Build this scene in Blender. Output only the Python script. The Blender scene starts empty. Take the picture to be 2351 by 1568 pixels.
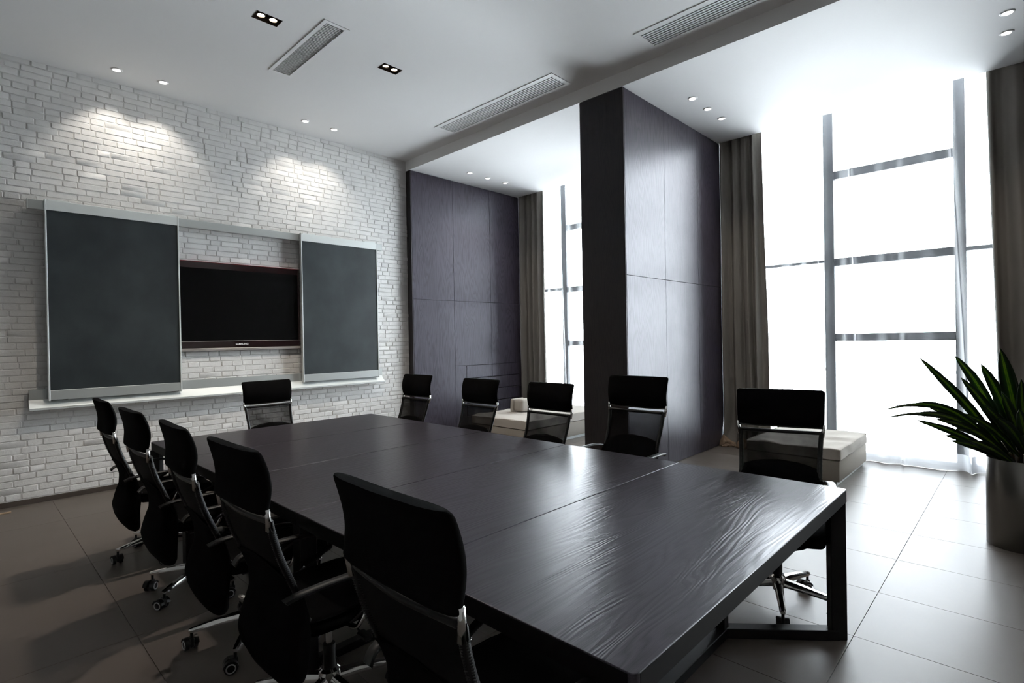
import bpy, bmesh, math, random
from mathutils import Vector, Matrix, noise

# ------------------------------------------------------------------ camera, world, exposure
SC = bpy.context.scene
COL = SC.collection
F_PX, YAW, PITCH, ROLL, CAM_H = 1229.0, math.radians(46.06), math.radians(-0.35), math.radians(-1.01), 1.53
fw = Vector((math.sin(YAW) * math.cos(PITCH), math.cos(YAW) * math.cos(PITCH), math.sin(PITCH)))
r0 = Vector((math.cos(YAW), -math.sin(YAW), 0)); u0 = r0.cross(fw)
rt = r0 * math.cos(ROLL) + u0 * math.sin(ROLL); up = -r0 * math.sin(ROLL) + u0 * math.cos(ROLL)
cd = bpy.data.cameras.new('camera'); cam = bpy.data.objects.new('camera', cd); COL.objects.link(cam)
cam.matrix_world = Matrix(((rt.x, up.x, -fw.x, 0), (rt.y, up.y, -fw.y, 0), (rt.z, up.z, -fw.z, CAM_H), (0, 0, 0, 1)))
cd.sensor_width = 36.0; cd.lens = 36.0 * F_PX / 2351.0; cd.clip_start = 0.05; cd.clip_end = 200
SC.camera = cam

SKY_STRENGTH = 21.0
world = bpy.data.worlds.new('overcast_sky'); SC.world = world; world.use_nodes = True
bg = world.node_tree.nodes['Background']
bg.inputs['Color'].default_value = (0.93, 0.965, 1.0, 1); bg.inputs['Strength'].default_value = SKY_STRENGTH
vs = SC.view_settings
vs.view_transform = 'Standard'; vs.look = 'None'; vs.gamma = 1.0; vs.use_curve_mapping = False
vs.exposure = 0.0
SC.cycles.use_denoising = True
SC.cycles.max_bounces = 10; SC.cycles.diffuse_bounces = 5; SC.cycles.transparent_max_bounces = 16
SC.cycles.sample_clamp_indirect = 6.0
SC.cycles.caustics_reflective = False; SC.cycles.caustics_refractive = False

random.seed(7)
PI = math.pi
YW = 7.013      # brick wall face
XC = 4.937      # line where the window bays begin
ZC = 4.33       # main ceiling
ZB = 4.18       # lower ceiling of the bays
XWIN = 7.78     # window plane
ZW = 4.50       # window head, hidden in the curtain pocket
ZPK = 4.56      # top of the hanging curtains in the pocket

# ------------------------------------------------------------------ node helpers / materials
def mat(name, color=(.5, .5, .5), rough=.5, metal=0.0, spec=.5, coat=0.0, coat_rough=.1):
    m = bpy.data.materials.new(name); m.use_nodes = True
    b = m.node_tree.nodes['Principled BSDF']
    b.inputs['Base Color'].default_value = (*color, 1)
    b.inputs['Roughness'].default_value = rough
    b.inputs['Metallic'].default_value = metal
    b.inputs['Specular IOR Level'].default_value = spec
    b.inputs['Coat Weight'].default_value = coat
    b.inputs['Coat Roughness'].default_value = coat_rough
    return m
def N(m, t, **kw):
    n = m.node_tree.nodes.new(t)
    for k, v in kw.items(): setattr(n, k, v)
    return n
def L(m, a, b): m.node_tree.links.new(a, b)
def BS(m): return m.node_tree.nodes['Principled BSDF']
def coords(m, scale=(1, 1, 1), kind='Object', rot=(0, 0, 0)):
    t = N(m, 'ShaderNodeTexCoord'); mp = N(m, 'ShaderNodeMapping')
    mp.inputs['Scale'].default_value = scale; mp.inputs['Rotation'].default_value = rot
    if kind == 'World':
        g = N(m, 'ShaderNodeNewGeometry'); L(m, g.outputs['Position'], mp.inputs['Vector'])
    else: L(m, t.outputs[kind], mp.inputs['Vector'])
    return mp.outputs['Vector']
def noise_t(m, vec, scale, detail=3, rough=.5, dist=0.0):
    n = N(m, 'ShaderNodeTexNoise'); n.inputs['Scale'].default_value = scale
    n.inputs['Detail'].default_value = detail; n.inputs['Roughness'].default_value = rough
    n.inputs['Distortion'].default_value = dist
    L(m, vec, n.inputs['Vector']); return n.outputs['Fac']
def ramp(m, fac, stops):
    r = N(m, 'ShaderNodeValToRGB'); e = r.color_ramp.elements
    while len(e) < len(stops): e.new(.5)
    for i, (p, c) in enumerate(stops):
        e[i].position = p; e[i].color = (*c, 1) if len(c) == 3 else c
    L(m, fac, r.inputs['Fac']); return r.outputs['Color']
def bump(m, h, strength=.3, dist=.01, bsdf=None):
    b = N(m, 'ShaderNodeBump'); b.inputs['Strength'].default_value = strength; b.inputs['Distance'].default_value = dist
    L(m, h, b.inputs['Height']); L(m, b.outputs['Normal'], (bsdf or BS(m)).inputs['Normal'])
    return b

M = {}
# painted brick: white paint with small chips and pin holes
m = M['brick'] = mat('white_painted_brick', (.72, .71, .69), .55)
v = coords(m, kind='World')
n1 = noise_t(m, v, 9, 4, .6); n2 = noise_t(m, v, 55, 5, .65)
base = ramp(m, n1, [(.3, (.77, .765, .75)), (.7, (.84, .835, .82))])
chip = ramp(m, n2, [(.255, (0, 0, 0)), (.28, (1, 1, 1))])
mx = N(m, 'ShaderNodeMix', data_type='RGBA'); L(m, chip, mx.inputs['Factor'])
mx.inputs[6].default_value = (.10, .09, .08, 1); L(m, base, mx.inputs[7]); L(m, mx.outputs[2], BS(m).inputs['Base Color'])
bump(m, n2, .35, .006)
m = M['mortar'] = mat('white_painted_mortar', (.74, .735, .72), .7)
v = coords(m, kind='World'); n2 = noise_t(m, v, 40, 5, .7); bump(m, n2, .6, .008)
c2 = ramp(m, noise_t(m, v, 23, 4, .7), [(.27, (.06, .055, .05)), (.31, (.74, .735, .72))]); L(m, c2, BS(m).inputs['Base Color'])
m = M['plaster'] = mat('white_plaster', (.86, .86, .86), .8)
v = coords(m, kind='World'); bump(m, noise_t(m, v, 60, 3), .04, .002)
M['metal_white'] = mat('white_metal', (.88, .88, .88), .45)
M['slat'] = mat('grille_slat', (.66, .66, .67), .45)
M['wall_dim'] = mat('grey_wall_paint', (.22, .21, .20), .7)
M['dark'] = mat('dark_void', (.015, .015, .015), .8)
# floor tiles: dark taupe porcelain, satin
m = M['tile'] = mat('taupe_porcelain', (.11, .10, .095), .40, spec=.20)
v = coords(m, kind='World')
c = ramp(m, noise_t(m, v, 1.6, 2), [(.2, (.118, .101, .088)), (.8, (.140, .120, .106))]); L(m, c, BS(m).inputs['Base Color'])
bump(m, noise_t(m, v, 3.5, 3), .05, .01)
M['grout'] = mat('grout', (.10, .09, .08), .8)
M['skirting'] = mat('brown_skirting', (.07, .055, .045), .45)
# wood
def wood(name, axis, dark, light, rough, bs, coat=.15, scale=1.0):
    m = mat(name, dark, rough, coat=coat, coat_rough=.25)
    sc = [3.4 * scale] * 3; sc[axis] = .42 * scale
    v = coords(m, tuple(sc), 'World')
    g = noise_t(m, v, 1.0, 3, .45, .25)
    w = N(m, 'ShaderNodeMath', operation='MULTIPLY'); L(m, g, w.inputs[0]); w.inputs[1].default_value = 34.0
    s = N(m, 'ShaderNodeMath', operation='PINGPONG'); L(m, w.outputs[0], s.inputs[0]); s.inputs[1].default_value = .5
    sc2 = [170.0 * scale] * 3; sc2[axis] = 5.0 * scale
    f = noise_t(m, coords(m, tuple(sc2), 'World'), 1.0, 2, .6)
    a = N(m, 'ShaderNodeMath', operation='MULTIPLY_ADD'); L(m, s.outputs[0], a.inputs[0]); a.inputs[1].default_value = 1.5
    L(m, f, a.inputs[2])
    col = ramp(m, a.outputs[0], [(.35, dark), (1.0, light)]); L(m, col, BS(m).inputs['Base Color'])
    bump(m, a.outputs[0], bs, .0022); BS(m).inputs['Specular Tint'].default_value = (.89, .88, 1.0, 1); BS(m).inputs['Specular IOR Level'].default_value = .42
    return m
M['table'] = wood('dark_oak_table', 0, (.011, .009, .011), (.036, .030, .038), .31, .24, .15)
M['edge'] = mat('oak_edge_shade', (.006, .0055, .006), .65, spec=.15)  # same oak as the top, blackened to paint in the shade on its sides
M['panel'] = wood('dark_oak_panel', 2, (.012, .009, .013), (.042, .034, .047), .36, .22, .07)
M['panel_end'] = wood('dark_oak_end', 2, (.008, .006, .006), (.016, .012, .011), .55, .15, 0)
M['black_steel'] = mat('black_powder_coat', (.006, .006, .0065), .5, spec=.25)
# fabrics
def fabric(name, col, rough=.9, sc=300, bs=.3, sheen=0.0):
    m = mat(name, col, rough, spec=.05)
    v = coords(m); bump(m, noise_t(m, v, sc, 3, .7), bs, .002)
    BS(m).inputs['Sheen Weight'].default_value = sheen
    return m
M['black_fabric'] = fabric('black_fabric', (.003, .0029, .003), .95, 400)
M['cover'] = fabric('black_cloth_cover', (.0026, .0026, .0028), .98, 160)
M['bench'] = fabric('beige_upholstery', (.36, .33, .29), .9, 120, .4)
M['bench_cushion'] = fabric('pale_beige_linen', (.50, .465, .42), .9, 40, .35)
M['black_plastic'] = mat('black_plastic', (.007, .007, .007), .45, spec=.3)
M['coil'] = mat('black_coil_binding', (.02, .02, .02), .45)
M['chrome'] = mat('chrome', (.80, .79, .77), .10, 1.0)
M['grey_ring'] = mat('grey_wheel_trim', (.45, .45, .45), .4)
# drapes with mild random tone
def drape_mat(name, col, lo=.75, hi=1.15):
    m = mat(name, col, .85, spec=.15)
    v = coords(m, (1, 1, .5), 'World')
    c = ramp(m, noise_t(m, v, 3, 2), [(.3, tuple(x * lo for x in col)), (.7, tuple(x * hi for x in col))]); L(m, c, BS(m).inputs['Base Color'])
    bump(m, noise_t(m, coords(m, kind='World'), 350, 2), .15, .001)
    return m
M['drape'] = drape_mat('taupe_drape', (.25, .232, .21), .92, 1.06)
M['lining'] = drape_mat('tan_drape_lining', (.30, .215, .145))
m = M['sheer'] = bpy.data.materials.new('white_sheer'); m.use_nodes = True
nt = m.node_tree; nt.nodes.remove(nt.nodes['Principled BSDF'])
tr = N(m, 'ShaderNodeBsdfTransparent'); tl = N(m, 'ShaderNodeBsdfTranslucent'); df = N(m, 'ShaderNodeBsdfDiffuse')
tr.inputs[0].default_value = (.97, .98, 1, 1); tl.inputs[0].default_value = (.88, .9, .93, 1); df.inputs[0].default_value = (.88, .89, .92, 1)
m1 = N(m, 'ShaderNodeMixShader'); m1.inputs[0].default_value = .35; L(m, tl.outputs[0], m1.inputs[1]); L(m, df.outputs[0], m1.inputs[2])
m2 = N(m, 'ShaderNodeMixShader'); SHEER_OPACITY = .13
lw = N(m, 'ShaderNodeLayerWeight'); lw.inputs['Blend'].default_value = .35
ma = N(m, 'ShaderNodeMath', operation='MULTIPLY_ADD', use_clamp=True); L(m, lw.outputs['Facing'], ma.inputs[0]); ma.inputs[1].default_value = 1.0; ma.inputs[2].default_value = SHEER_OPACITY - .11
L(m, ma.outputs[0], m2.inputs[0]); L(m, tr.outputs[0], m2.inputs[1]); L(m, m1.outputs[0], m2.inputs[2])
L(m, m2.outputs[0], nt.nodes['Material Output'].inputs['Surface'])
M['sheer_hem'] = M['sheer'].copy(); M['sheer_hem'].name = 'white_sheer_doubled'
for n_ in M['sheer_hem'].node_tree.nodes:
    if n_.type == 'MATH': n_.inputs[2].default_value = .55
m = M['glass'] = bpy.data.materials.new('window_glass'); m.use_nodes = True
nt = m.node_tree; nt.nodes.remove(nt.nodes['Principled BSDF'])
tr = N(m, 'ShaderNodeBsdfTransparent'); gl = N(m, 'ShaderNodeBsdfGlossy'); gl.inputs['Roughness'].default_value = .02
tr.inputs[0].default_value = (.95, .97, .97, 1)
fr = N(m, 'ShaderNodeFresnel'); fr.inputs['IOR'].default_value = 1.45
mm = N(m, 'ShaderNodeMixShader'); L(m, fr.outputs[0], mm.inputs[0]); L(m, tr.outputs[0], mm.inputs[1]); L(m, gl.outputs[0], mm.inputs[2])
L(m, mm.outputs[0], nt.nodes['Material Output'].inputs['Surface'])
m = M['mesh'] = bpy.data.materials.new('black_mesh_net'); m.use_nodes = True
nt = m.node_tree; b = BS(m); b.inputs['Base Color'].default_value = (.006, .006, .006, 1); b.inputs['Roughness'].default_value = .8; b.inputs['Specular IOR Level'].default_value = .1
tr = N(m, 'ShaderNodeBsdfTransparent'); mm = N(m, 'ShaderNodeMixShader')
v = coords(m, (1, 1, 1)); nz = noise_t(m, v, 7, 3)
rr = ramp(m, nz, [(.35, (.84, .84, .84)), (.65, (.93, .93, .93))]); lw = N(m, 'ShaderNodeLayerWeight'); lw.inputs['Blend'].default_value = .5; mx2 = N(m, 'ShaderNodeMath', operation='MAXIMUM'); L(m, rr, mx2.inputs[0]); pw = N(m, 'ShaderNodeMath', operation='MULTIPLY_ADD', use_clamp=True); L(m, lw.outputs['Facing'], pw.inputs[0]); pw.inputs[1].default_value = .5; pw.inputs[2].default_value = .72; L(m, pw.outputs[0], mx2.inputs[1]); L(m, mx2.outputs[0], mm.inputs[0])
L(m, tr.outputs[0], mm.inputs[1]); L(m, b.outputs[0], mm.inputs[2]); L(m, mm.outputs[0], nt.nodes['Material Output'].inputs['Surface'])
M['frame_grey'] = mat('grey_aluminium_frame', (.20, .21, .225), .5)
M['alu'] = mat('brushed_aluminium', (.60, .63, .62), .38, .55)
M['alu_light'] = mat('pale_aluminium', (.80, .84, .83), .42, .25)
m = M['chalk'] = mat('slate_board', (.026, .034, .037), .50, spec=.35)
v = coords(m, (1, 1, .8), 'World')
c = ramp(m, noise_t(m, v, 2.6, 4, .55), [(.32, (.019, .025, .028)), (.7, (.036, .046, .049))]); L(m, c, BS(m).inputs['Base Color'])
M['tv_bezel'] = mat('black_red_bezel', (.012, .004, .004), .18, coat=.5)
M['tv_rim'] = mat('dark_red_rim', (.16, .02, .025), .25, coat=.5)
m = M['tv_screen'] = mat('black_screen', (.001, .001, .0012), .6, spec=.06)
M['tv_silver'] = mat('silver_strip', (.45, .42, .40), .35, .5)
M['logo'] = mat('silver_letters', (.65, .65, .65), .4)
m = M['pot'] = mat('brushed_steel', (.22, .21, .195), .28, .95)
v = coords(m, (200, 200, 1)); bump(m, noise_t(m, v, 1, 2), .08, .001)
M['stalk'] = mat('brown_stalk', (.09, .07, .04), .8)
M['soil'] = mat('dark_soil', (.02, .015, .01), .95)
m = M['leaf'] = mat('variegated_leaf', (.03, .07, .02), .38, spec=.45)
tc = N(m, 'ShaderNodeTexCoord'); sx = N(m, 'ShaderNodeSeparateXYZ'); L(m, tc.outputs['UV'], sx.inputs[0])
nz = noise_t(m, tc.outputs['UV'], 14, 2)
ad = N(m, 'ShaderNodeMath', operation='MULTIPLY_ADD'); L(m, nz, ad.inputs[0]); ad.inputs[1].default_value = .12; L(m, sx.outputs['X'], ad.inputs[2])
c = ramp(m, ad.outputs[0], [(.30, (.016, .040, .012)), (.44, (.03, .08, .015)), (.50, (.22, .34, .035)), (.56, (.07, .15, .02)), (.60, (.24, .36, .04)), (.68, (.018, .05, .012)), (.85, (.012, .03, .010))])
L(m, c, BS(m).inputs['Base Color'])
tl = N(m, 'ShaderNodeBsdfTranslucent'); L(m, c, tl.inputs[0])
mm = N(m, 'ShaderNodeMixShader'); mm.inputs[0].default_value = .35
L(m, BS(m).outputs[0], mm.inputs[1]); L(m, tl.outputs[0], mm.inputs[2]); L(m, mm.outputs[0], m.node_tree.nodes['Material Output'].inputs['Surface'])
def emis(name, col, s):
    m = bpy.data.materials.new(name); m.use_nodes = True
    b = BS(m); b.inputs['Base Color'].default_value = (*col, 1); b.inputs['Emission Color'].default_value = (*col, 1); b.inputs['Emission Strength'].default_value = s
    return m
M['lamp_lens'] = emis('lamp_lens', (1, .95, .88), 12.0)
M['lamp_warm'] = emis('warm_lamp', (1, .90, .72), 16.0)
M['lamp_dim'] = emis('dim_lamp', (1, .88, .68), 2.0)
M['lamp_box'] = mat('black_lamp_box', (.05, .035, .025), .35)
M['rail_paint'] = mat('pale_rail_paint', (.75, .76, .78), .5)
M['concrete'] = mat('pale_concrete', (.7, .7, .7), .8)
M['debris'] = mat('light_wood_strip', (.35, .25, .16), .5)

# ------------------------------------------------------------------ mesh builder
class MB:
    def __init__(s): s.v = []; s.f = []; s.uv = None
    def add(s, vs, fs):
        o = len(s.v); s.v += [tuple(x) for x in vs]; s.f += [tuple(i + o for i in f) for f in fs]
    def box(s, x0, y0, z0, x1, y1, z1):
        s.add([(x0, y0, z0), (x1, y0, z0), (x1, y1, z0), (x0, y1, z0), (x0, y0, z1), (x1, y0, z1), (x1, y1, z1), (x0, y1, z1)],
              [(3, 2, 1, 0), (4, 5, 6, 7), (0, 1, 5, 4), (1, 2, 6, 5), (2, 3, 7, 6), (3, 0, 4, 7)])
    def cbox(s, x0, y0, z0, x1, y1, z1, c=.005):
        # chamfered box through bmesh
        bm = bmesh.new(); bmesh.ops.create_cube(bm, size=1)
        for q in bm.verts: q.co = Vector(((x0 + x1) / 2 + q.co.x * (x1 - x0), (y0 + y1) / 2 + q.co.y * (y1 - y0), (z0 + z1) / 2 + q.co.z * (z1 - z0)))
        bmesh.ops.bevel(bm, geom=list(bm.edges), offset=c, segments=1, affect='EDGES')
        bm.verts.index_update(); s.add([q.co[:] for q in bm.verts], [[q.index for q in f.verts] for f in bm.faces]); bm.free()
    def rbox(s, x0, y0, z0, x1, y1, z1, c=.02, seg=3, fn=None, cuts=0):
        bm = bmesh.new(); bmesh.ops.create_cube(bm, size=1)
        for q in bm.verts: q.co = Vector(((x0 + x1) / 2 + q.co.x * (x1 - x0), (y0 + y1) / 2 + q.co.y * (y1 - y0), (z0 + z1) / 2 + q.co.z * (z1 - z0)))
        if cuts: bmesh.ops.subdivide_edges(bm, edges=list(bm.edges), cuts=cuts, use_grid_fill=True)
        sharp = [e for e in bm.edges if len(e.link_faces) == 2 and e.link_faces[0].normal.dot(e.link_faces[1].normal) < .5] if not cuts else None
        bm.normal_update()
        if cuts: sharp = [e for e in bm.edges if e.link_faces[0].normal.dot(e.link_faces[1].normal) < .5]
        bmesh.ops.bevel(bm, geom=sharp, offset=c, segments=seg, affect='EDGES', profile=.5)
        if fn:
            for q in bm.verts: q.co = Vector(fn(*q.co))
        bm.verts.index_update(); s.add([q.co[:] for q in bm.verts], [[q.index for q in f.verts] for f in bm.faces]); bm.free()
    def tube(s, pts, r, seg=8, closed=False, caps=True, flat=None):
        pts = [Vector(p) for p in pts]; n = len(pts); rs = r if isinstance(r, (list, tuple)) else [r] * n
        o = len(s.v); ref = None
        for i, p in enumerate(pts):
            if closed: t = (pts[(i + 1) % n] - pts[i - 1])
            else: t = pts[min(i + 1, n - 1)] - pts[max(i - 1, 0)]
            t.normalize()
            if ref is None:
                a = Vector((0, 0, 1)) if abs(t.z) < .9 else Vector((1, 0, 0)); ref = (a - t * a.dot(t)).normalized()
            else: ref = (ref - t * ref.dot(t)).normalized()
            b = t.cross(ref)
            for k in range(seg):
                an = 2 * PI * k / seg; fa, fb = (flat if flat else (1, 1))
                s.v.append(tuple(p + ref * math.cos(an) * rs[i] * fa + b * math.sin(an) * rs[i] * fb))
        m_ = n if closed else n - 1
        for i in range(m_):
            for k in range(seg):
                a = o + i * seg + k; b_ = o + i * seg + (k + 1) % seg; c_ = o + ((i + 1) % n) * seg + (k + 1) % seg; d_ = o + ((i + 1) % n) * seg + k
                s.f.append((a, b_, c_, d_))
        if caps and not closed:
            s.f.append(tuple(o + k for k in reversed(range(seg)))); s.f.append(tuple(o + (n - 1) * seg + k for k in range(seg)))
    def cyl(s, p0, p1, r0, r1=None, seg=16): s.tube([p0, p1], [r0, r0 if r1 is None else r1], seg)
    def lathe(s, prof, seg=32, c=(0, 0, 0), close=False):
        o = len(s.v); n = len(prof)
        for r_, z in prof:
            for k in range(seg):
                a = 2 * PI * k / seg; s.v.append((c[0] + r_ * math.cos(a), c[1] + r_ * math.sin(a), c[2] + z))
        for i in range(n - 1 if not close else n):
            j = (i + 1) % n
            for k in range(seg):
                s.f.append((o + i * seg + k, o + i * seg + (k + 1) % seg, o + j * seg + (k + 1) % seg, o + j * seg + k))
    def extrude_x(s, prof, x0, x1):
        n = len(prof); o = len(s.v)
        for x in (x0, x1):
            for y, z in prof: s.v.append((x, y, z))
        for i in range(n): s.f.append((o + i, o + (i + 1) % n, o + n + (i + 1) % n, o + n + i))
        s.f.append(tuple(o + i for i in reversed(range(n)))); s.f.append(tuple(o + n + i for i in range(n)))
    def grid(s, nu, nv, fn, closed_u=False):
        o = len(s.v)
        for j in range(nv + 1):
            for i in range(nu + (0 if closed_u else 1)): s.v.append(tuple(fn(i / nu, j / nv)))
        w = nu if closed_u else nu + 1
        for j in range(nv):
            for i in range(nu):
                a = o + j * w + i; b = o + j * w + (i + 1) % w; s.f.append((a, b, b + w, a + w))
    def mesh(s, name, m, smooth=False):
        me = bpy.data.meshes.new(name); me.from_pydata(s.v, [], s.f)
        bm = bmesh.new(); bm.from_mesh(me); bmesh.ops.recalc_face_normals(bm, faces=bm.faces); bm.to_mesh(me); bm.free()
        me.materials.append(m)
        if smooth is True: me.shade_smooth()
        elif smooth: 
            me.shade_smooth(); me.set_sharp_from_angle(angle=math.radians(smooth))
        return me
    def build(s, name, m, parent=None, smooth=False, **tags):
        return link(name, s.mesh(name, m, smooth), parent, **tags)
def link(name, me, parent=None, loc=None, **tags):
    o = bpy.data.objects.new(name, me); COL.objects.link(o)
    if parent: o.parent = parent
    if loc: o.location = loc
    for k, v_ in tags.items(): o[k] = v_
    return o
def empty(name, loc=(0, 0, 0), rz=0.0, **tags):
    o = bpy.data.objects.new(name, None); COL.objects.link(o); o.empty_display_size = .1
    o.location = loc; o.rotation_euler = (0, 0, rz)
    for k, v_ in tags.items(): o[k] = v_
    return o
def copy_tree(o, parent=None):
    c = o.copy(); COL.objects.link(c); c.parent = parent
    for ch in list(o.children): copy_tree(ch, c)
    return c
def solidify(o, t):
    md = o.modifiers.new('s', 'SOLIDIFY'); md.thickness = t; md.offset = 0

# ------------------------------------------------------------------ floor with tiles
X_MIN, Y_MIN, X_MAX = -1.5, -4.4, 7.9
b = MB(); b.box(X_MIN - .2, Y_MIN - .2, -.12, X_MAX, YW + .3, -.004)
floor = b.build('floor', M['grout'], kind='structure')
xs = [3.112 + .6195 * k for k in range(-8, 9)]; ys = [.645 + 1.37 * k for k in range(-3, 6)]
xs = [X_MIN] + [x for x in xs if X_MIN + .05 < x < X_MAX] + [X_MAX]; ys = [Y_MIN] + [y for y in ys if y > Y_MIN + .05 and y < YW - .1] + [YW]
for i in range(len(xs) - 1):
    for j in range(len(ys) - 1):
        b = MB(); g = .0011; b.cbox(xs[i] + g, ys[j] + g, -.01, xs[i + 1] - g, ys[j + 1] - g, 0, .0008)
        b.build('tile', M['tile'], floor)

# ------------------------------------------------------------------ brick wall
b = MB(); b.box(X_MIN, YW + .0005, 0, XWIN + .1, YW + .25, 4.7)
wall = b.build('wall_left', M['mortar'], kind='structure')
PITCH_Z = .063; PER = .358
def brick_geo(w, h, d, c, jit, rnd):
    # front bulges out to -Y; 16 verts: back ring, front ring outer, front ring inner + centre
    hw, hh = w / 2, h / 2
    vs, fs = [], []
    def ring(sx, sz, y, k):
        pts = [(-sx, -sz), (-sx + k, -sz), (sx - k, -sz), (sx, -sz + 0), (sx, sz), (sx - k, sz), (-sx + k, sz), (-sx, sz)]
        pts = [(-sx, -sz + k * .6), (-sx + k, -sz), (sx - k, -sz), (sx, -sz + k * .6), (sx, sz - k * .6), (sx - k, sz), (-sx + k, sz), (-sx, sz - k * .6)]
        for x, z in pts: vs.append((x + rnd.uniform(-jit, jit), y + rnd.uniform(-jit, jit) * .5, z + rnd.uniform(-jit, jit)))
    ring(hw, hh, d, c); ring(hw, hh, .0005, c); ring(hw - c * .6, hh - c * .6, -.0045, c)
    for a in (0, 1):
        for k in range(8): fs.append((a * 8 + k, a * 8 + (k + 1) % 8, a * 8 + 8 + (k + 1) % 8, a * 8 + 8 + k))
    fs.append((16, 17, 22, 23)); fs.append((17, 18, 21, 22)); fs.append((18, 19, 20, 21))
    return vs, fs
rnd = random.Random(3)
variants = {}
for kind, w in (('long', .24 - .009), ('short', .118 - .009)):
    variants[kind] = []
    for k in range(14):
        vs_, fs_ = brick_geo(w, PITCH_Z - .0075, .014, .006, .0016, rnd)
        bb = MB(); bb.add(vs_, fs_); variants[kind].append(bb)
vmesh = {k: [q.mesh('brick', M['brick'], 35) for q in v_] for k, v_ in variants.items()}
spots = []
nrow = int((ZC - .052) / PITCH_Z)
for r_ in range(nrow + 1):
    z = .055 + PITCH_Z * (r_ + .5)
    if z + PITCH_Z / 2 > ZC + .02: break
    off = (r_ % 2) * PER / 2 + rnd.uniform(-.02, .02) + (.06 if r_ % 5 == 0 else 0)
    x = X_MIN - .3 + off; k = 0
    while x < XC + .05:
        kind = 'long' if k % 2 == 0 else 'short'
        if rnd.random() < .06: kind = 'short' if kind == 'long' else 'long'
        w = .24 if kind == 'long' else .118
        cx = x + w / 2
        if cx - w / 2 > X_MIN and cx + w / 2 < XC + .03: spots.append((cx, z, kind))
        x += w; k += 1
def hidden(x, z):
    return (.66 < x < 1.72 and 1.03 < z < 2.93) or (3.2 < x < 4.28 and 1.03 < z < 2.93) or (1.72 < x < 3.14 and 1.5 < z < 2.45)
vis = [s_ for s_ in spots if s_[0] > .22 and not hidden(s_[0], s_[1])]
vis.sort(key=lambda s_: s_[0]); single = set(vis[:300])
rest = MB()
for s_ in spots:
    cx, z, kind = s_; k = rnd.randrange(14); out = rnd.uniform(-.003, .0022); ry = rnd.uniform(-.008, .008); rzz = rnd.uniform(-.012, .012)
    sw = 1 + rnd.uniform(-.012, .012)
    if s_ in single:
        o = link('brick', vmesh[kind][k], wall, (cx, YW + out, z)); o.rotation_euler = (0, ry, rzz); o.scale = (sw, 1, 1)
    else:
        bb = variants[kind][k]; ca, sa = math.cos(rzz), math.sin(rzz)
        rest.add([(cx + q[0] * sw * ca - q[1] * sa, YW + out + q[0] * sa + q[1] * ca, z + q[2] + q[0] * -ry) for q in bb.v], bb.f)
rest.build('brickwork', M['brick'], wall, 35, kind='stuff')
b = MB(); b.cbox(X_MIN, YW - .012, 0, XC, YW + .004, .05, .002); b.build('baseboard_left', M['skirting'], kind='structure')

# ------------------------------------------------------------------ other walls, ceilings
b = MB(); b.box(X_MIN - .2, Y_MIN - .2, 0, X_MIN, YW + .25, 4.7); b.build('wall_near_side', M['wall_dim'], kind='structure')
b = MB(); b.box(X_MIN, Y_MIN - .2, 0, X_MAX, Y_MIN, 4.7); b.build('wall_behind', M['wall_dim'], kind='structure')
b = MB()
for y0, y1 in ((Y_MIN, -4.16), (-.89, -.31), (3.02, 3.68), (6.86, YW + .25)): b.box(XWIN - .06, y0, 0, XWIN + .12, y1, 4.7)
for y0, y1 in ((-4.16, -.89), (-.31, 3.02), (3.68, 6.86)): b.box(XWIN - .04, y0, 4.60, XWIN + .12, y1, 4.7)
b.build('wall_right', M['plaster'], kind='structure')
vents = [(2.265, 4.371, 2.504, 5.59, 'short'), (4.415, 3.604, 4.755, 5.61, 'long'), (4.405, .62, 4.76, 2.617, 'long')]
boxes = [(1.805, 4.652, 2.018, 4.778), (3.043, 4.652, 3.258, 4.776)]
holes = [(v_[0] + .03, v_[1] + .03, v_[2] - .03, v_[3] - .03) for v_ in vents] + boxes
gx = sorted({X_MIN, XC} | {h[0] for h in holes} | {h[2] for h in holes}); gy = sorted({Y_MIN, YW + .2} | {h[1] for h in holes} | {h[3] for h in holes})
b = MB()
for i in range(len(gx) - 1):
    for j in range(len(gy) - 1):
        mx_, my_ = (gx[i] + gx[i + 1]) / 2, (gy[j] + gy[j + 1]) / 2
        if any(h[0] < mx_ < h[2] and h[1] < my_ < h[3] for h in holes): continue
        b.box(gx[i], gy[j], ZC, gx[i + 1], gy[j + 1], ZC + .06)
b.box(X_MIN - .2, Y_MIN - .2, 4.62, X_MAX + .05, YW + .25, 4.72)
b.build('ceiling', M['plaster'], kind='structure')
b = MB(); b.box(XC, Y_MIN, ZB, 7.385, YW + .2, 4.62); b.build('ceiling', M['plaster'], kind='structure')

# ------------------------------------------------------------------ dark timber dividers between the bays
def divider(name, y0, y1, x1, faces, ztop=ZB, notch=None):
    t = .018
    b = MB(); b.box(XC + t, y0 + t, 0, x1, y1 - (t if y1 < YW else 0), ztop - .004)
    w_ = b.build(name, M['dark'], kind='structure')
    def pan(x0, ya, z0, xx1, yb, z1, m_=M['panel']):
        q = MB(); q.cbox(x0, ya, z0, xx1, yb, z1, .0015); return q.build('panel', m_, w_)
    g = .0016
    pan(XC, y0 + .0005, .004, XC + t - .001, y1 - .001, ztop - .006, M['panel_end'])
    for (xa, xb, za, zb) in faces: pan(max(xa, XC + t) + g, y0, za + g, xb - g, y0 + t - .001, zb - g)
    if y1 < YW - .1:
        for (xa, xb) in ((XC + t, 5.81), (5.81, 6.685), (6.685, x1)):
            for (za, zb) in ((.004, 2.19), (2.19, ztop - .006)): pan(xa + g, y1 - t + .001, za + g, xb - g, y1, zb - g)
    return w_
T = ZB - .006
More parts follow.
